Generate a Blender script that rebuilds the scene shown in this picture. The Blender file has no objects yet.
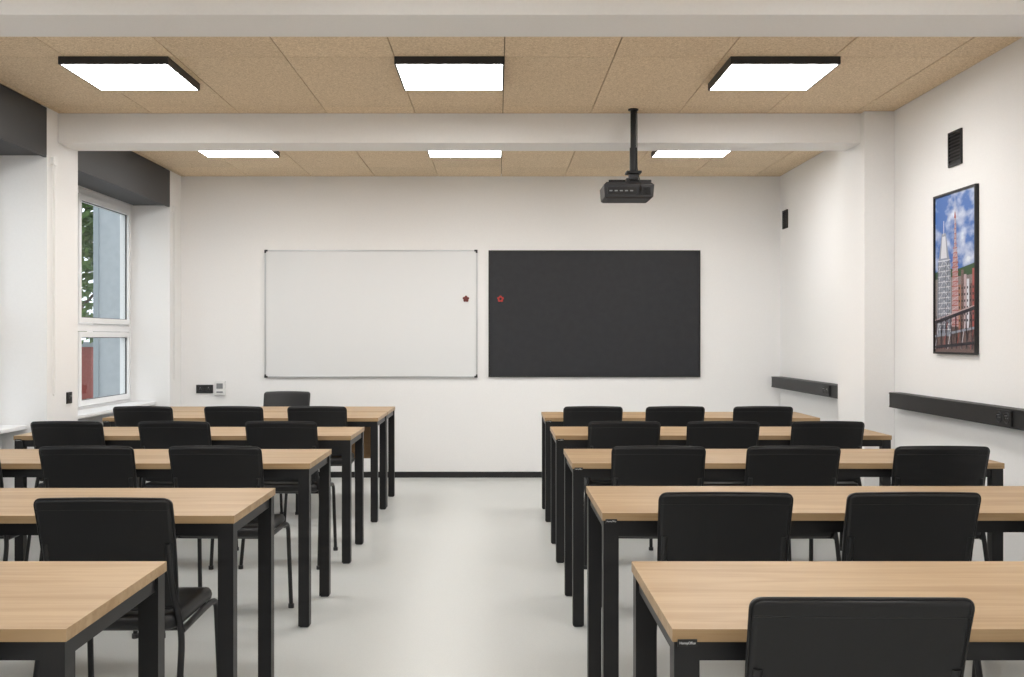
import bpy, math, random
from mathutils import Vector, Matrix
random.seed(7)
scene = bpy.context.scene

# ------------------------------------------------------------ materials
def new_mat(name, col=(.8,.8,.8), rough=.5, metal=0.0, spec=.5):
    m = bpy.data.materials.new(name); m.use_nodes = True
    b = m.node_tree.nodes['Principled BSDF']
    b.inputs['Base Color'].default_value = (*col, 1)
    b.inputs['Roughness'].default_value = rough
    b.inputs['Metallic'].default_value = metal
    b.inputs['Specular IOR Level'].default_value = spec
    return m

def noise_mat(name, c1, c2, scale=(5,5,5), nscale=1.0, detail=6, rough=.5, spec=.5,
              bump=0.0, lo=.35, hi=.65, island=0.0, rndobj=False, distort=0.0, bumpdist=.002):
    m = new_mat(name, c1, rough, 0, spec); nt = m.node_tree; N = nt.nodes; L = nt.links
    b = N['Principled BSDF']
    tc = N.new('ShaderNodeTexCoord'); mp = N.new('ShaderNodeMapping')
    mp.inputs['Scale'].default_value = scale
    L.new(tc.outputs['Object'], mp.inputs['Vector'])
    nz = N.new('ShaderNodeTexNoise'); nz.inputs['Scale'].default_value = nscale
    nz.inputs['Detail'].default_value = detail; nz.inputs['Distortion'].default_value = distort
    L.new(mp.outputs[0], nz.inputs['Vector'])
    cr = N.new('ShaderNodeValToRGB')
    cr.color_ramp.elements[0].position = lo; cr.color_ramp.elements[0].color = (*c1, 1)
    cr.color_ramp.elements[1].position = hi; cr.color_ramp.elements[1].color = (*c2, 1)
    L.new(nz.outputs['Fac'], cr.inputs['Fac'])
    out = cr.outputs['Color']
    if island > 0:
        g = N.new('ShaderNodeNewGeometry'); mr = N.new('ShaderNodeMapRange')
        mr.inputs['To Min'].default_value = 1 - island; mr.inputs['To Max'].default_value = 1 + island
        L.new(g.outputs['Random Per Island'], mr.inputs['Value'])
        hs = N.new('ShaderNodeHueSaturation'); L.new(mr.outputs[0], hs.inputs['Value']); L.new(out, hs.inputs['Color'])
        out = hs.outputs['Color']
    L.new(out, b.inputs['Base Color'])
    if bump > 0:
        bp = N.new('ShaderNodeBump'); bp.inputs['Strength'].default_value = bump
        bp.inputs['Distance'].default_value = bumpdist
        L.new(nz.outputs['Fac'], bp.inputs['Height']); L.new(bp.outputs[0], b.inputs['Normal'])
    return m

M_wall = noise_mat('plaster_white', (.850,.847,.842), (.865,.862,.857), nscale=18, rough=.75, spec=.2, bump=.03)
M_beam = noise_mat('beam_paint', (.845,.840,.832), (.858,.853,.845), nscale=14, rough=.8, spec=.15)
M_floor = noise_mat('linoleum', (.545,.560,.545), (.60,.614,.598), nscale=55, detail=9, rough=.33, spec=.42, lo=.3, hi=.7)
M_ceil = noise_mat('wood_wool_panel', (.60,.46,.30), (.87,.72,.53), scale=(1,1,1), nscale=105, detail=4, rough=.9,
                   spec=.1, bump=.25, lo=.36, hi=.62, island=.05, distort=1.2)
M_slab = new_mat('ceiling_void', (.25,.17,.10), .9)
M_black = noise_mat('powder_coat_black', (.007,.007,.008), (.010,.010,.011), nscale=200, rough=.45, spec=.38)
M_base = new_mat('baseboard_black', (.009,.009,.010), .5)
M_vinyl = noise_mat('black_vinyl', (.007,.007,.008), (.010,.010,.011), nscale=150, rough=.38, spec=.38, bump=.12, bumpdist=.0006)
M_tube = new_mat('black_tube', (.008,.008,.009), .32, 0, .5)
M_plast = new_mat('dark_plastic', (.022,.022,.025), .45)
M_charcoal = noise_mat('charcoal_panel', (.060,.061,.064), (.068,.069,.072), nscale=30, rough=.6, spec=.3)
M_upvc = new_mat('white_upvc', (.84,.85,.86), .3)
M_rubber = new_mat('window_gasket', (.05,.05,.05), .7)
M_alu = new_mat('brushed_aluminium', (.55,.56,.57), .35, .9)
M_wb = new_mat('whiteboard_enamel', (.76,.77,.775), .22)
M_bb = noise_mat('blackboard_surface', (.025,.026,.030), (.029,.030,.034), nscale=3, rough=.6, spec=.3)
M_red = new_mat('magnet_red', (.45,.03,.025), .4)
M_mag = new_mat('magnet_dark', (.16,.03,.025), .4)
M_white = new_mat('white_plastic', (.8,.8,.79), .35)
M_label = new_mat('label_black', (.006,.006,.006), .4)
M_ltxt = new_mat('label_lettering', (.8,.8,.8), .5)
M_rad = new_mat('radiator_enamel', (.78,.78,.77), .35)
M_lens = new_mat('projector_lens', (.01,.01,.02), .05)
M_grey = new_mat('port_grey', (.22,.23,.24), .4)

def wood(name, ca, cb, cc):
    m = new_mat(name, ca, .42, 0, .35); nt = m.node_tree; N = nt.nodes; L = nt.links; b = N['Principled BSDF']
    tc = N.new('ShaderNodeTexCoord'); mp = N.new('ShaderNodeMapping')
    mp.inputs['Scale'].default_value = (1.2, 11, 11)
    oi = N.new('ShaderNodeObjectInfo'); mu = N.new('ShaderNodeMath'); mu.operation='MULTIPLY'; mu.inputs[1].default_value=53
    cx = N.new('ShaderNodeCombineXYZ'); L.new(oi.outputs['Random'], mu.inputs[0])
    for i in range(3): L.new(mu.outputs[0], cx.inputs[i])
    L.new(tc.outputs['Object'], mp.inputs['Vector']); L.new(cx.outputs[0], mp.inputs['Location'])
    n1 = N.new('ShaderNodeTexNoise'); n1.inputs['Scale'].default_value=1.0; n1.inputs['Detail'].default_value=8
    n1.inputs['Distortion'].default_value=1.0
    L.new(mp.outputs[0], n1.inputs['Vector'])
    cr = N.new('ShaderNodeValToRGB'); e = cr.color_ramp.elements
    e[0].position=.36; e[0].color=(*ca,1); e[1].position=.62; e[1].color=(*cb,1)
    L.new(n1.outputs['Fac'], cr.inputs['Fac'])
    mp2 = N.new('ShaderNodeMapping'); mp2.inputs['Scale'].default_value=(3,110,110)
    L.new(tc.outputs['Object'], mp2.inputs['Vector']); L.new(cx.outputs[0], mp2.inputs['Location'])
    n2 = N.new('ShaderNodeTexNoise'); n2.inputs['Scale'].default_value=1; n2.inputs['Detail'].default_value=3
    L.new(mp2.outputs[0], n2.inputs['Vector'])
    r2 = N.new('ShaderNodeMapRange'); r2.inputs['From Min'].default_value=.52; r2.inputs['From Max'].default_value=.75
    r2.inputs['To Max'].default_value=.5
    L.new(n2.outputs['Fac'], r2.inputs['Value'])
    mx = N.new('ShaderNodeMixRGB'); mx.inputs[2].default_value=(*cc,1)
    L.new(r2.outputs[0], mx.inputs[0]); L.new(cr.outputs[0], mx.inputs[1]); L.new(mx.outputs[0], b.inputs['Base Color'])
    return m
M_oak = wood('oak_laminate', (.335,.215,.108), (.425,.293,.163), (.255,.152,.068))
M_oakd = wood('oak_laminate_dark', (.28,.165,.08), (.33,.21,.11), (.20,.12,.055))

def emis(name, col, s):
    m = bpy.data.materials.new(name); m.use_nodes=True; nt=m.node_tree
    nt.nodes.remove(nt.nodes['Principled BSDF'])
    e = nt.nodes.new('ShaderNodeEmission'); e.inputs[0].default_value=(*col,1); e.inputs[1].default_value=s
    nt.links.new(e.outputs[0], nt.nodes['Material Output'].inputs[0]); return m
M_lamp = emis('opal_diffuser', (1,.98,.96), 22.0)

def glass_mat():
    m = bpy.data.materials.new('window_glass'); m.use_nodes=True; nt=m.node_tree; N=nt.nodes
    N.remove(N['Principled BSDF'])
    t=N.new('ShaderNodeBsdfTransparent'); t.inputs[0].default_value=(.94,.96,.96,1)
    g=N.new('ShaderNodeBsdfGlossy'); g.inputs['Roughness'].default_value=.02
    x=N.new('ShaderNodeMixShader'); x.inputs[0].default_value=.10
    nt.links.new(t.outputs[0],x.inputs[1]); nt.links.new(g.outputs[0],x.inputs[2])
    nt.links.new(x.outputs[0],N['Material Output'].inputs[0]); return m
M_glass = glass_mat()

# ------------------------------------------------------------ mesh builder
class MB:
    def __init__(s): s.v=[]; s.f=[]; s.m=[]; s.s=[]; s.mats=[]
    def mi(s, mat):
        if mat not in s.mats: s.mats.append(mat)
        return s.mats.index(mat)
    def add(s, vs, fs, mat, smooth=False):
        o=len(s.v); s.v += [tuple(v) for v in vs]; k=s.mi(mat)
        for f in fs: s.f.append(tuple(i+o for i in f)); s.m.append(k); s.s.append(smooth)
    def box(s, x0,x1,y0,y1,z0,z1, mat):
        vs=[(x,y,z) for z in (z0,z1) for y in (y0,y1) for x in (x0,x1)]
        s.add(vs,[(0,2,3,1),(4,5,7,6),(0,1,5,4),(2,6,7,3),(0,4,6,2),(1,3,7,5)],mat)
    def tube(s, pts, r, mat, n=10, caps=True):
        pts=[Vector(p) for p in pts]; T=[]
        for i in range(len(pts)):
            a=pts[max(i-1,0)]; b=pts[min(i+1,len(pts)-1)]; T.append((b-a).normalized())
        up=Vector((0,0,1)) if abs(T[0].z)<.9 else Vector((1,0,0))
        nrm=(up-T[0]*up.dot(T[0])).normalized(); vs=[]
        for i,p in enumerate(pts):
            nrm=(nrm-T[i]*nrm.dot(T[i])).normalized(); bi=T[i].cross(nrm)
            rr = r[i] if isinstance(r,(list,tuple)) else r
            for k in range(n):
                a=2*math.pi*k/n; vs.append(p+nrm*math.cos(a)*rr+bi*math.sin(a)*rr)
        fs=[]
        for i in range(len(pts)-1):
            for k in range(n):
                k2=(k+1)%n; fs.append((i*n+k,i*n+k2,(i+1)*n+k2,(i+1)*n+k))
        s.add(vs,fs,mat,True)
        if caps:
            s.add(vs[:n],[tuple(range(n-1,-1,-1))],mat); s.add(vs[-n:],[tuple(range(n))],mat)
    def slab(s, W,H,R,t,e,warp,mat,nu=16,nv=12):
        def coords(L,n):
            c=[0,e*.15,e*.5,e]; c+= [R*.7] if R*.7>e else []; c.append(max(R,e*1.01))
            mid=[c[-1]+(L-2*c[-1])*i/n for i in range(1,n)]
            return [x-L/2 for x in c+mid]+[L/2-x for x in reversed(c)]
        U=coords(W,nu); V=coords(H,nv); a=len(U); b=len(V); vs=[]; idx={}; 
        def pt(x,z):
            ax=(abs(x)-(W/2-R))/R; az=(abs(z)-(H/2-R))/R
            if ax>0 and az>0:
                m=max(ax,az); l=math.hypot(ax,az)
                nx=(W/2-R)+R*ax/l*m; nz=(H/2-R)+R*az/l*m
                return math.copysign(nx,x),math.copysign(nz,z),R*(1-m)
            return x,z,min(W/2-abs(x),H/2-abs(z))
        for side in (1,-1):
            for j,z in enumerate(V):
                for i,x in enumerate(U):
                    border = i in(0,a-1) or j in(0,b-1)
                    if side==-1 and border: idx[(side,i,j)]=idx[(1,i,j)]; continue
                    px,pz,d=pt(x,z); q=max(0,min(1,d/e)); h=t/2*math.sqrt(max(0,1-(1-q)**2))
                    idx[(side,i,j)]=len(vs); vs.append(warp(px,pz,side*h))
        fs=[]
        for side in (1,-1):
            for j in range(b-1):
                for i in range(a-1):
                    q=(idx[(side,i,j)],idx[(side,i+1,j)],idx[(side,i+1,j+1)],idx[(side,i,j+1)])
                    if side==1: q=q[::-1]
                    q2=[]
                    for k in q:
                        if k not in q2: q2.append(k)
                    if len(q2)>2: fs.append(tuple(q2))
        s.add(vs,fs,mat,True)
    def mesh(s,name):
        me=bpy.data.meshes.new(name); me.from_pydata(s.v,[],s.f)
        for m in s.mats: me.materials.append(m)
        for p,k,sm in zip(me.polygons,s.m,s.s): p.material_index=k; p.use_smooth=sm
        me.validate(); me.update(); return me
    def obj(s,name,loc=(0,0,0),rz=0,bevel=0):
        return place(s.mesh(name),name,loc,rz,bevel)
def place(me,name,loc,rz=0,bevel=0):
    o=bpy.data.objects.new(name,me); scene.collection.objects.link(o); o.location=loc; o.rotation_euler=(0,0,rz)
    if bevel:
        b=o.modifiers.new('bevel','BEVEL'); b.width=bevel; b.segments=2; b.limit_method='ANGLE'; b.angle_limit=math.radians(50)
    return o
def box_obj(name,x0,x1,y0,y1,z0,z1,mat,bevel=0):
    c=((x0+x1)/2,(y0+y1)/2,(z0+z1)/2); b=MB()
    b.box(x0-c[0],x1-c[0],y0-c[1],y1-c[1],z0-c[2],z1-c[2],mat); return b.obj(name,c,0,bevel)
def fillet(pts,r,n=6):
    P=[Vector(p) for p in pts]; out=[P[0]]
    for i in range(1,len(P)-1):
        a=(P[i-1]-P[i]); c=(P[i+1]-P[i]); rr=min(r,a.length*.45,c.length*.45)
        A=P[i]+a.normalized()*rr; C=P[i]+c.normalized()*rr
        for k in range(n+1):
            t=k/n; out.append(A*(1-t)**2+P[i]*2*t*(1-t)+C*t*t)
    out.append(P[-1]); return out

# ------------------------------------------------------------ room dims
CH=1.32; XL=-3.0; XR=2.69; YB=9.69; YF=-1.6; ZC=2.86; XO=-3.46
box_obj('floor',XO,XR+.15,YF-.15,YB+.15,-.12,0,M_floor)
box_obj('wall_back',XO,XR+.15,YB,YB+.15,0,3.0,M_wall)
box_obj('wall_front',XO,XR+.15,YF-.15,YF,0,3.0,M_wall)
box_obj('wall_right',XR,XR+.15,YF,YB,0,3.0,M_wall)
cb=MB(); g=.0028
xs=[XL]+[round(.04+.6*k,3) for k in range(-5,5) if XL+.02<.04+.6*k<XR-.02]+[XR]
ys=[YF]+[5.58+1.2*k for k in range(-6,4) if YF+.02<5.58+1.2*k<YB-.02]+[YB]
for i in range(len(xs)-1):
    for j in range(len(ys)-1):
        cb.box(xs[i]+g,xs[i+1]-g,ys[j]+g,ys[j+1]-g,ZC,ZC+.025,M_ceil)
cb.box(XO,XR,YF,YB,ZC+.025,ZC+.12,M_slab)
cb.obj('ceiling',(0,0,0))
BY=[(6.97,7.27),(4.21,4.52),(1.45,1.76)]
for i,(a,b) in enumerate(BY):
    box_obj('ceiling_beam',XL,XR-.001,a,b,2.656,ZC-.0005,M_beam,.004)
    box_obj('wall_pilaster',2.485,XR-.0005,a-.07,b+.17,0,ZC-.001,M_wall,.004)
rec=[(7.30,9.36),(4.54,6.80),(1.78,4.04),(-.98,1.28)]
edges=[YB]+[e for r in rec for e in (r[1],r[0])]+[YF]
for k in range(0,len(edges),2): box_obj('wall_left',XO,XL,edges[k+1],edges[k],0,ZC+.02,M_wall)
for a,b in rec:
    box_obj('wall_left',XO,-3.30,a,b,0,.715,M_wall)
    box_obj('wall_left',XO,-3.345,a,b,2.545,ZC+.02,M_wall)
for i,(a,b) in enumerate(rec):
    box_obj('window_sill',-3.355,-3.13,a+.003,b-.003,.7155,.745,M_upvc,.006)
    r=MB(); r.box(-3.335,-3.0,a+.002,b-.002,2.54,ZC-.002,M_charcoal)
    r.box(-3.02,-3.001,a+.002,b-.002,2.527,2.54,M_charcoal)
    r.obj('roller_blind_box',(0,0,0),0,.002)
    w=MB(); x0,x1=-3.43,-3.36; z0,z1=.718,2.54; f=.050; ym=b-1.235; zt=1.41
    w.box(x0,x1,a+.003,a+f,z0,z1,M_upvc); w.box(x0,x1,b-f,b-.003,z0,z1,M_upvc)
    w.box(x0,x1,a+f,b-f,z0,z0+f,M_upvc); w.box(x0,x1,a+f,b-f,z1-f,z1,M_upvc)
    w.box(x0,x1,ym-.035,ym+.035,z0+f,z1-f,M_upvc)
    w.box(x0,x1,a+f,ym-.035,zt-.03,zt+.03,M_upvc); w.box(x0,x1,ym+.035,b-f,zt-.03,zt+.03,M_upvc)
    for (ya,yb) in ((a+f,ym-.035),(ym+.035,b-f)):
        for (za,zb) in ((z0+f,zt-.03),(zt+.03,z1-f)):
            s=.05; X0,X1=x0+.015,x1+.018; o=.004
            w.box(X0,X1,ya+o,ya+s,za+o,zb-o,M_upvc); w.box(X0,X1,yb-s,yb-o,za+o,zb-o,M_upvc)
            w.box(X0,X1,ya+s,yb-s,za+o,za+s,M_upvc); w.box(X0,X1,ya+s,yb-s,zb-s,zb-o,M_upvc)
            gx=X0+.038
            w.add([(gx,ya+s,za+s),(gx,yb-s,za+s),(gx,yb-s,zb-s),(gx,ya+s,zb-s)],[(0,1,2,3)],M_glass)
            gk=.005
            w.box(X0+.040,X1-.020,ya+s,ya+s+gk,za+s,zb-s,M_rubber); w.box(X0+.040,X1-.020,yb-s-gk,yb-s,za+s,zb-s,M_rubber)
            w.box(X0+.040,X1-.020,ya+s,yb-s,za+s,za+s+gk,M_rubber); w.box(X0+.040,X1-.020,ya+s,yb-s,zb-s-gk,zb-s,M_rubber)
    hy=ym-.065; w.box(x1+.018,x1+.03,hy-.012,hy+.012,1.80,1.87,M_white)
    w.tube(fillet([(x1+.03,hy,1.835),(x1+.06,hy,1.835),(x1+.06,hy,1.72)],.015),.009,M_white,8)
    w.obj('window_%d'%(i+1),(0,0,0),0,.003)
    rd=MB(); ra,rb=a+.25,b-.25
    rd.box(-3.27,-3.255,ra,rb,.14,.62,M_rad); rd.box(-3.20,-3.185,ra,rb,.14,.62,M_rad)
    n=int((rb-ra)/.05)
    for k in range(n): 
        y=ra+.02+k*(rb-ra-.04)/n; rd.box(-3.255,-3.20,y,y+.02,.16,.60,M_rad); rd.box(-3.185,-3.180,y,y+.025,.16,.60,M_rad)
    for y in (ra+.02,rb-.02): 
        rd.box(-3.299,-3.27,y-.02,y+.02,.3,.5,M_rad); rd.tube([(-3.22,y,.14),(-3.22,y,0.0)],.009,M_rad,8)
    for k in range(int((rb-ra)/.03)): rd.box(-3.25,-3.19,ra+.01+k*.03,ra+.022+k*.03,.62,.63,M_rad)
    rd.obj('radiator',(0,0,0),0,.002)
    ch=MB(); ch.tube([(-2.985,b+.06,2.50),(-2.985,b+.06,.95)],.003,M_white,6); ch.tube([(-2.985,b+.085,2.50),(-2.985,b+.085,.95)],.003,M_white,6)
    ch.tube([(-2.985,b+.06,.95),(-2.985,b+.0725,.935),(-2.985,b+.085,.95)],.003,M_white,6)
    ch.box(-2.999,-2.975,b+.045,b+.10,2.49,2.54,M_white)
    ch.obj('blind_chain')
box_obj('baseboard_back',XL,XR,YB-.012,YB-.0005,0,.055,M_base,.002)
bb=MB(); prev=YB-.013
for a,b in BY:
    bb.box(XR-.012,XR-.0005,b+.171,prev,0,.055,M_base); bb.box(2.473,2.4845,a-.07,b+.17,0,.055,M_base)
    bb.box(2.473,XR-.0005,a-.082,a-.0705,0,.055,M_base); bb.box(2.473,XR-.0005,b+.1705,b+.182,0,.055,M_base)
    prev=a-.083
bb.box(XR-.012,XR-.0005,YF,prev,0,.055,M_base); bb.obj('baseboard_right')
bl=MB()
for k in range(0,len(edges),2): bl.box(XL+.0005,XL+.012,edges[k+1],min(edges[k],YB-.013),0,.055,M_base)
bl.obj('baseboard_left')

# ------------------------------------------------------------ lamps
lm=MB(); h=.30; t=.010; LH=.042
lm.box(-h,h,-h,-h+t,-LH,0,M_plast); lm.box(-h,h,h-t,h,-LH,0,M_plast)
lm.box(-h,-h+t,-h+t,h-t,-LH,0,M_plast); lm.box(h-t,h,-h+t,h-t,-LH,0,M_plast)
lm.box(-h+t,h-t,-h+t,h-t,-LH+.002,-LH+.009,M_lamp); lm.box(-h+t,h-t,-h+t,h-t,-.02,0,M_plast)
lme=lm.mesh('ceiling_panel_lamp')
for y in (8.14,5.865,3.0,.2):
    for x in (-2.095,-.26,1.575): place(lme,'ceiling_panel_lamp',(x,y,ZC-.0005))

# ------------------------------------------------------------ boards
s=YB/1020
def bx(p): return (p-497)*s
def bz(p): return CH-(p-338.5)*s
def board(name,px0,px1,py0,py1,surf,frame,corner):
    x0,x1,z1,z0=bx(px0),bx(px1),bz(py0),bz(py1); y=YB-.0005; b=MB(); f=.014
    b.box(x0+f,x1-f,y-.016,y,z0+f,z1-f,surf)
    b.box(x0,x0+f,y-.022,y,z0,z1,frame); b.box(x1-f,x1,y-.022,y,z0,z1,frame)
    b.box(x0+f,x1-f,y-.022,y,z0,z0+f,frame); b.box(x0+f,x1-f,y-.022,y,z1-f,z1,frame)
    if corner:
        for cx,sx in ((x0,1),(x1,-1)):
            for cz,sz in ((z0,1),(z1,-1)):
                for (w,h) in ((.030,.016),(.016,.030)):
                    xa,xb=sorted((cx-sx*.001,cx+sx*w)); za,zb=sorted((cz-sz*.001,cz+sz*h))
                    b.box(xa,xb,y-.024,y-.0005,za,zb,corner)
    return b.obj(name,(0,0,0),0,.002)
board('whiteboard',265,477.5,250,377.5,M_wb,M_alu,M_plast)
board('chalkboard',488.5,700,250.5,377,M_bb,M_base,None)
def magnet(px,py,mat):
    b=MB()
    for k in range(5):
        a=k*2*math.pi/5+.3; cx,cz=.019*math.cos(a),.019*math.sin(a)
        b.tube([(cx,0,cz),(cx,-.008,cz)],.013,mat,12)
    b.tube([(0,0,0),(0,-.011,0)],.012,M_label if mat is M_red else M_mag,12)
    b.obj('flower_magnet',(bx(px),YB-.0172,bz(py)))
magnet(466,299,M_mag); magnet(500.5,299,M_red)
def socket(name,n,mat,loc,rz):
    b=MB(); w=.08
    b.box(-w*n/2,w*n/2,-.010,0,-.04,.04,mat)
    for k in range(n):
        cx=-w*n/2+w*(k+.5)
        ring=[(cx+.027*math.cos(a*math.pi/10),-.011,.027*math.sin(a*math.pi/10)) for a in range(21)]
        b.tube(ring,.003,M_plast if mat is not M_white else M_grey,6,False)
        for dx in (-.009,.009): b.tube([(cx+dx,-.0101,0),(cx+dx,-.012,0)],.003,M_grey,8)
        b.tube([(cx,-.010,.013),(cx,-.022,.013)],.0025,M_alu,8)
    return b.obj(name,loc,rz,.002)
socket('wall_socket',2,M_base,(bx(204.8),YB-.0005,bz(389)),0)
socket('wall_socket',1,M_base,(XL+.0005,7.14,.905),math.radians(90))
tb=MB(); tb.box(-.05,.05,-.03,0,-.065,.065,M_white); tb.box(-.03,.03,-.034,-.03,-.005,.045,M_grey); tb.box(-.03,.03,-.034,-.03,-.045,-.03,M_grey)
tb.obj('control_unit',(bx(220.5),YB-.0005,bz(388)),0,.004)

def trunk(y0,y1,x=.075):
    b=MB(); b.box(XR-x,XR-.0005,y0,y1,.862,.962,M_base)
    b.box(XR-x-.003,XR-x,y0,y1,.952,.960,M_black); b.box(XR-x-.003,XR-x,y0,y1,.864,.872,M_black)
    b.obj('wall_cable_trunking',(0,0,0),0,.003)
    k=y0+.55
    socket('wall_socket',2,M_base,(XR-x-.0005,k,.912),math.radians(-90))
trunk(7.45,9.62,.10); trunk(4.70,6.80,.075)
def vent(y,z,w,h):
    b=MB(); X=XR-.0005; t=.012
    b.box(X-.012,X,y-w/2,y-w/2+t,z-h/2,z+h/2,M_base); b.box(X-.012,X,y+w/2-t,y+w/2,z-h/2,z+h/2,M_base)
    b.box(X-.012,X,y-w/2+t,y+w/2-t,z-h/2,z-h/2+t,M_base); b.box(X-.012,X,y-w/2+t,y+w/2-t,z+h/2-t,z+h/2,M_base)
    b.box(X-.002,X,y-w/2+t,y+w/2-t,z-h/2+t,z+h/2-t,M_label)
    n=9
    for k in range(n):
        zz=z-h/2+t+(h-2*t)*(k+.2)/n
        vs=[(X-.012,y-w/2+t,zz),(X-.012,y+w/2-t,zz),(X-.003,y+w/2-t,zz+.012),(X-.003,y-w/2+t,zz+.012)]
        vs+=[(a,b_,c+.002) for a,b_,c in vs]
        b.add(vs,[(0,1,2,3),(7,6,5,4),(0,4,5,1),(2,6,7,3)],M_plast)
    b.obj('wall_vent')
vent(5.975,2.435,.17,.205); vent(9.50,2.43,.15,.17)

# ------------------------------------------------------------ framed photo
PF=noise_mat('photo_sky',(.05,.15,.46),(.72,.77,.86),scale=(1,3.0,5),nscale=1.5,detail=9,rough=.35,lo=.46,hi=.64)
def pm(n,c): return new_mat('photo_'+n,c,.35)
P_gr=pm('grey',(.28,.31,.38)); P_wh=pm('white',(.66,.67,.72)); P_rd=pm('red',(.42,.10,.09)); P_dk=pm('steel_dark',(.035,.03,.04))
P_gn=pm('green',(.04,.09,.04)); P_br=noise_mat('photo_rust',(.05,.035,.04),(.30,.20,.18),nscale=60,rough=.35)
P_cy=noise_mat('photo_city',(.06,.055,.07),(.42,.36,.34),nscale=70,rough=.35); P_or=pm('orange',(.36,.18,.11)); P_pk=pm('pink',(.50,.38,.40))
pw,ph=.55,.957; py0=6.24; pz0=1.228; X=XR-.0005; FT=.022
fp=MB(); f=.012
fp.box(X-FT,X,py0-f,py0,pz0,pz0+ph,M_base); fp.box(X-FT,X,py0-pw,py0-pw+f,pz0,pz0+ph,M_base)
fp.box(X-FT,X,py0-pw+f,py0-f,pz0,pz0+f,M_base); fp.box(X-FT,X,py0-pw+f,py0-f,pz0+ph-f,pz0+ph,M_base)
fp.box(X-.012,X,py0-pw+f,py0-f,pz0+f,pz0+ph-f,PF)
lay=[0]
def poly(pts,mat):
    lay[0]+=1; xx=X-.012-.00003*lay[0]
    iw,ih=pw-2*f,ph-2*f
    fp.add([(xx,py0-f-u*iw,pz0+f+v*ih) for u,v in pts],[tuple(range(len(pts)))],mat)
def rect(u0,u1,v0,v1,m): poly([(u0,v0),(u1,v0),(u1,v1),(u0,v1)],m)
def bar(a,b,w,m):
    d=Vector((b[0]-a[0],(b[1]-a[1])*1.7)); d.normalize(); n=(-d.y*w/2,d.x*w/2/1.7)
    poly([(a[0]+n[0],a[1]+n[1]),(b[0]+n[0],b[1]+n[1]),(b[0]-n[0],b[1]-n[1]),(a[0]-n[0],a[1]-n[1])],m)
rect(0,1,0,.50,P_cy); poly([(0,.515),(.3,.53),(.6,.52),(1,.545),(1,.475),(0,.47)],P_gn)
rect(0,1,.0,.20,P_br)
poly([(.04,.10),(.42,.10),(.39,.56),(.32,.66),(.27,.76),(.17,.76),(.12,.66),(.07,.56)],P_gr)
poly([(.14,.60),(.30,.60),(.26,.74),(.18,.74)],P_wh); bar((.22,.75),(.22,.84),.015,P_wh)
for k in range(14):
    v=.14+k*.034; rect(.07,.39,v,v+.006,P_wh)
for u in (.08,.14,.20,.26,.32,.37): rect(u,u+.008,.12,.58,P_dk)
for k in range(7):
    v=.14+k*.064; bar((.09,v),(.23,v+.062),.008,P_wh); bar((.23,v+.062),(.37,v),.008,P_wh); bar((.23,v),(.37,v+.06),.007,P_dk)
poly([(.43,.16),(.60,.16),(.575,.60),(.545,.66),(.535,.84),(.495,.84),(.485,.66),(.455,.60)],P_pk)
for k in range(22):
    v=.17+k*.030; w=.080 if v<.58 else (.05 if v<.66 else .022)
    rect(.515-w,.515+w,v,v+.005,P_rd)
    bar((.515-w,v+.004),(.515+w,v+.030),.005,P_wh if k%2 else P_rd)
for u in (-.05,0,.05): bar((.515+u,.16),(.515+u*.7,.60),.007,P_rd)
poly([(.490,.84),(.540,.84),(.515,.89)],P_rd); bar((.515,.88),(.515,.975),.008,P_wh)
for i in range(6): rect(.60+.066*i,.66+.066*i,.15,.42+.03*((i*7)%4),(P_or,P_br,P_pk,P_wh,P_br,P_rd)[i])
for i in range(6):
    for k in range(6): rect(.61+.066*i,.635+.066*i,.19+k*.04,.205+k*.04,P_dk)
for i in range(9): bar((.01+i*.11,.02),(min(.99,.01+i*.11+.10),.19),.012,(P_wh,P_dk,P_rd)[i%3])
bar((.01,.19),(.99,.27),.035,P_dk); bar((.01,.205),(.99,.285),.010,P_pk); bar((.01,.10),(.99,.15),.025,P_gr); bar((.01,.03),(.99,.06),.03,P_dk)
for i in range(8): bar((.06+i*.125,.02),(.04+i*.125,.23),.02,P_dk)
fp.obj('framed_photograph',(0,0,0),0,0)

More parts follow.
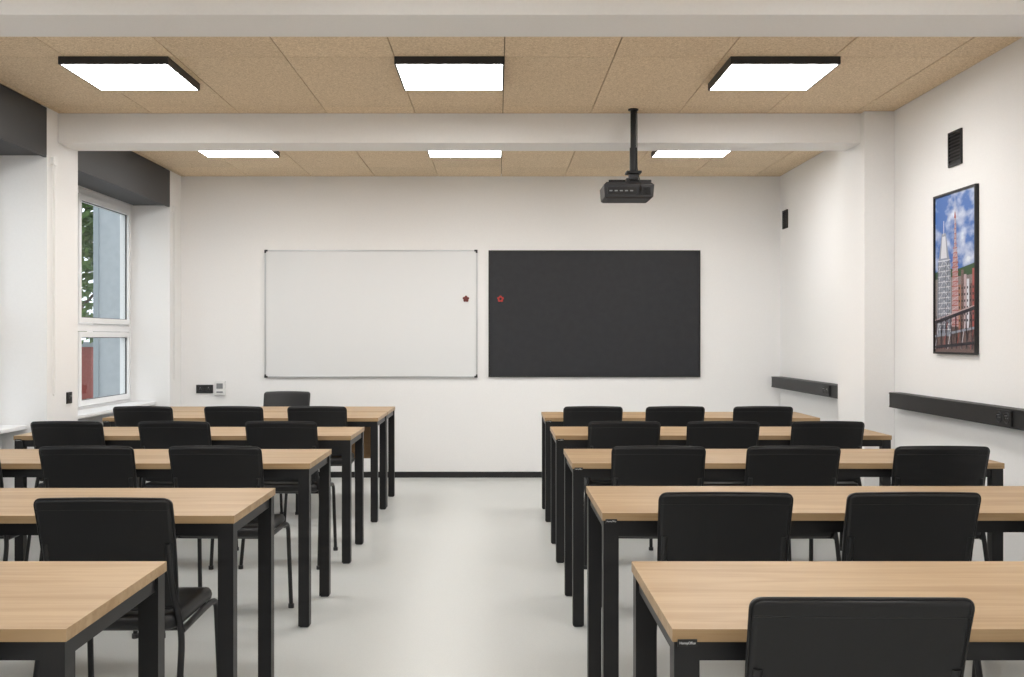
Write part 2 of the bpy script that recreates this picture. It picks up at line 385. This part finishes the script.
# ------------------------------------------------------------ desk
def text_geo(txt,size):
    cu=bpy.data.curves.new('t','FONT'); cu.body=txt; cu.size=size; cu.align_x='CENTER'; cu.align_y='CENTER'
    o=bpy.data.objects.new('t',cu); scene.collection.objects.link(o)
    dg=bpy.context.evaluated_depsgraph_get(); me=bpy.data.meshes.new_from_object(o.evaluated_get(dg))
    vs=[v.co.copy() for v in me.vertices]; fs=[tuple(p.vertices) for p in me.polygons]
    bpy.data.objects.remove(o); bpy.data.meshes.remove(me); bpy.data.curves.remove(cu); return vs,fs
tv,tf=text_geo('HomeyOffice',1.0)
tx0,tx1=min(v.x for v in tv),max(v.x for v in tv); ty0,ty1=min(v.y for v in tv),max(v.y for v in tv)
DW=.9875; DD=.305; LG=.05
def desk_mesh(panel=False):
    b=MB(); b.box(-DW,DW,-DD,DD,.725,.75,M_oak)
    i=.004
    for sx in (-1,1):
        for sy in (-1,1):
            x0,x1=sorted((sx*(DW-i),sx*(DW-i-LG))); y0,y1=sorted((sy*(DD-i),sy*(DD-i-LG)))
            b.box(x0,x1,y0,y1,.006,.7245,M_black); b.box(x0+.006,x1-.006,y0+.006,y1-.006,0,.006,M_plast)
        x0,x1=sorted((sx*(DW-i-.008),sx*(DW-i-.042))); b.box(x0,x1,-DD+i+LG,DD-i-LG,.685,.7245,M_black)
    for sy in (-1,1):
        y0,y1=sorted((sy*(DD-i-.008),sy*(DD-i-.042))); b.box(-DW+i+LG,DW-i-LG,y0,y1,.685,.7245,M_black)
    # maker's label at the left end of the edge band
    b.box(-DW+.010,-DW+.048,-DD-.0035,-DD+.0005,.716,.7305,M_label)
    kx=.031/(tx1-tx0); ky=.0068/(ty1-ty0)
    b.add([((v.x-(tx0+tx1)/2)*kx-DW+.029,-DD-.0038,(v.y-(ty0+ty1)/2)*ky+.7232) for v in tv],tf,M_ltxt)
    if panel: b.box(-DW+.08,DW-.08,-DD+.06,-DD+.078,.38,.684,M_oakd)
    return b.mesh('classroom_desk')
dme=desk_mesh(); dmt=desk_mesh(True)
for y in (2.61,3.94,5.27,6.60,7.93):
    place(dme,'classroom_desk',(.344+DW,y-DD,0))
for y,x in ((2.61,-.845),(3.89,-.845),(5.26,-.853),(6.58,-.855),(7.92,-.853)):
    place(dme,'classroom_desk',(x-DW,y-DD,0))
place(dmt,'teacher_desk',(-.853-DW,8.55-DD,0))

# ------------------------------------------------------------ chair
def chair_mesh():
    b=MB()
    W,H=.408,.35; zc=.665
    def yback(z): 
        q=(z-.49)/.35; return .075-.085*q+.012*math.sin(q*math.pi)
    def warp(u,v,w):
        z=zc+v; k=1+.03*(v/H); x=u*k
        y=yback(z)+.022*(2*u/W)**2*1.0 - w
        return (x,y,z+.006*(1-(2*u/W)**2)*(v/H+.5))
    b.slab(W,H,.022,.036,.014,warp,M_vinyl,14,10)
    R=.022; ring=[]
    for cx,cz,a0 in ((W/2-R,H/2-R,0),(-W/2+R,H/2-R,90),(-W/2+R,-H/2+R,180),(W/2-R,-H/2+R,270)):
        for k in range(7):
            a=math.radians(a0+15*k); ring.append((cx+R*math.cos(a),cz+R*math.sin(a)))
    full=[]
    for i in range(len(ring)):
        p,q=ring[i],ring[(i+1)%len(ring)]; n=max(1,int(math.hypot(q[0]-p[0],q[1]-p[1])/.04))
        for k in range(n): full.append((p[0]+(q[0]-p[0])*k/n,p[1]+(q[1]-p[1])*k/n))
    full.append(full[0])
    b.tube([warp(u*.992,v*.992,.0085) for u,v in full],.0038,M_vinyl,6,False)
    b.tube([warp(-W/2*.97+W*.97*i/16,H/2-.035,.0175) for i in range(17)],.0016,M_vinyl,6,False)
    def ws(u,v,w):
        y=.265+v; x=u*(1+.02*v/.4); q=v/.42+.5
        return (x,y,.452+w-.018*max(0,(q-.8)/.2)**2-.01*(1-(2*u/.43)**2)*math.sin(min(1,max(0,q))*math.pi))
    b.slab(.42,.42,.05,.05,.02,ws,M_vinyl,10,10)
    r=.0105
    for sx in (-1,1):
        x=sx*.200
        b.tube(fillet([(sx*.225,.50,.004),(sx*.218,.462,.425),(x+sx*.012,.36,.425),(x+sx*.012,.09,.420)],.05,8),r,M_tube)
        b.tube(fillet([(sx*.225,-.02,.004),(sx*.215,.085,.42),(sx*.185,.075,.56),(sx*.185,.04,.70)],.06,8),r,M_tube)
        for p in ((sx*.225,.50),(sx*.225,-.02)): b.tube([(p[0],p[1],0),(p[0],p[1],.02)],.0145,M_plast,10)
    b.tube([(-.21,.40,.418),(.21,.40,.418)],.009,M_tube,8); b.tube([(-.21,.13,.418),(.21,.13,.418)],.009,M_tube,8)
    return b.mesh('classroom_chair')
cme=chair_mesh()
CHAIRS=[]
for x in (.676,1.29,1.90): CHAIRS.append((x,1.88))
for x in (.711,1.297,1.93): CHAIRS.append((x,3.16))
for x in (.716,1.315,1.973): CHAIRS.append((x,4.51))
for x in (.733,1.302,1.905): CHAIRS.append((x,5.86))
for x in (.674,1.252,1.868): CHAIRS.append((x,7.15))
for x in (-1.22,-1.82,-2.42): CHAIRS.append((x,1.85))
for x in (-1.182,-1.80,-2.42): CHAIRS.append((x,3.05))
for x in (-1.25,-1.82,-2.42): CHAIRS.append((x,4.51))
for x in (-1.243,-1.860,-2.478): CHAIRS.append((x,5.86))
for x in (-1.263,-1.85,-2.487): CHAIRS.append((x,7.15))
for i,(x,y) in enumerate(CHAIRS):
    place(cme,'classroom_chair',(x,y,0),math.radians(random.uniform(-2,2)))
place(cme,'classroom_chair',(-1.88,9.15,0),math.radians(180))

# ------------------------------------------------------------ projector
p=MB(); px,py=.915,6.85; o=-.045
p.tube([(0,0,0),(0,0,-.008)],.035,M_black,20)
p.tube([(0,0,-.006),(0,0,-.42)],.019,M_black,16)
p.tube([(0,0,-.26),(0,0,-.42)],.024,M_black,16)
p.box(-.05,.05,-.05,.05,-.435,-.42,M_black); p.box(-.03,.03,-.025,.025,-.475,-.435,M_plast)
p.box(-.12+o,.12,-.012,.012,-.49,-.475,M_black); p.box(-.012+o,.012+o,-.09,.09,-.49,-.475,M_black)
for sx in(-1,1): p.tube([(o+sx*.10,0,-.485),(o+sx*.125,0,-.515)],.008,M_black,8)
for sy in(-1,1): p.tube([(o,sy*.08,-.485),(o,sy*.09,-.515)],.008,M_black,8)
zb,zt,zm=-.615,-.503,-.525
vs=[(-.160,-.13,zb+.01),(.160,-.13,zb+.01),(.160,.13,zb+.01),(-.160,.13,zb+.01),
    (-.166,-.135,zm),(.166,-.135,zm),(.166,.135,zm),(-.166,.135,zm),
    (-.145,-.10,zt),(.145,-.10,zt),(.145,.11,zt),(-.145,.11,zt),(-.145,-.115,zb),(.145,-.115,zb),(.145,.115,zb),(-.145,.115,zb)]
vs=[(a+o,b_,c) for a,b_,c in vs]
p.add(vs,[(0,1,5,4),(1,2,6,5),(2,3,7,6),(3,0,4,7),(4,5,9,8),(5,6,10,9),(6,7,11,10),(7,4,8,11),(8,9,10,11),
          (1,0,12,13),(2,1,13,14),(3,2,14,15),(0,3,15,12),(15,14,13,12)],M_plast)
p.box(-.14+o,.05+o,-.139,-.130,-.588,-.543,M_label)
for k in range(5): p.box(-.13+o+k*.034,-.11+o+k*.034,-.141,-.138,-.571,-.562,M_grey)
for k in range(9): p.box(.065+o+k*.009,.070+o+k*.009,-.138,-.130,-.592,-.542,M_label)
p.tube([(.07+o,.13,-.565),(.07+o,.165,-.565)],.038,M_plast,24); p.tube([(.07+o,.163,-.565),(.07+o,.168,-.565)],.031,M_lens,24)
p.tube(fillet([(.03,-.13,-.568),(.03,-.17,-.555),(.03,-.05,-.46),(.022,-.022,-.40),(.022,-.022,-.10),(.022,-.01,0)],.04),.004,M_black,6)
p.obj('ceiling_projector',(px,py,ZC-.0005),0,.0015)

# ------------------------------------------------------------ exterior
M_pave=noise_mat('pale_paving',(.42,.42,.41),(.50,.50,.49),nscale=8,rough=.9)
M_fac=noise_mat('facade_render',(.38,.41,.43),(.42,.45,.47),nscale=2,rough=.8)
M_fac2=new_mat('facade_trim',(.30,.34,.36),.6)
M_brick=noise_mat('brick_red',(.28,.06,.05),(.38,.10,.08),nscale=6,rough=.8)
M_leaf=noise_mat('foliage',(.06,.15,.035),(.20,.33,.09),nscale=3,rough=.7)
M_bark=noise_mat('bark',(.08,.06,.045),(.14,.11,.08),nscale=20,rough=.9)
box_obj('ground',-45,10,-30,50,-1.3,-1.2,M_pave)
e=MB(); e.box(-5.50,-3.7,14,20,-1.2,8,M_fac); e.box(-5.53,-5.46,13.97,14.02,-1.2,8,M_fac2)
e.box(-4.70,-4.66,13.985,14.0,-1.2,8,M_fac2)
e.obj('building_wing')
e=MB(); e.box(-16,-8.15,20.5,20.8,-1.2,1.15,M_brick); e.box(-16.05,-8.1,20.45,20.85,1.15,1.25,M_fac2); e.obj('brick_garden_wall')
def tree(x,y,h,r):
    b=MB(); b.tube([(0,0,0),(.05,.02,h*.4),(-.05,.05,h*.7)],[.16,.12,.06],M_bark,10)
    for k in range(9):
        a=k*2.4; z=h*(.35+.04*k); b.tube([(0,0,z),(r*.6*math.cos(a),r*.6*math.sin(a),z+h*.15)],[.05,.015],M_bark,6)
    for k in range(4200):
        d=Vector((random.gauss(0,1),random.gauss(0,1),random.gauss(0,1))).normalized()*random.uniform(.35,1)
        c=Vector((d.x*r,d.y*r,h*.68+d.z*h*.36)); n=Vector((random.gauss(0,1),random.gauss(0,1),random.gauss(0,1))).normalized()
        t1=n.orthogonal().normalized(); t2=n.cross(t1); s_=random.uniform(.06,.13)
        b.add([c-t1*s_,c+t2*s_*.6,c+t1*s_,c-t2*s_*.6],[(0,1,2,3)],M_leaf)
    b.obj('tree',(x,y,-1.2))
tree(-7.5,17,7.0,1.7); tree(-10.5,12,7,2.2); tree(-9.5,4,7,2.3)

# ------------------------------------------------------------ world
w=bpy.data.worlds.new('overcast'); scene.world=w; w.use_nodes=True
bg=w.node_tree.nodes['Background']; bg.inputs[0].default_value=(.88,.94,1.0,1); bg.inputs[1].default_value=1.9

# ------------------------------------------------------------ camera
cd=bpy.data.cameras.new('camera'); cam=bpy.data.objects.new('camera',cd); scene.collection.objects.link(cam)
cam.location=(0,0,CH); cam.rotation_euler=(math.radians(90),0,0); cd.sensor_width=36; cd.lens=36*1020/1024
cd.shift_x=15/1024; cd.clip_start=.05; cd.clip_end=200
scene.camera=cam
scene.view_settings.view_transform='Standard'
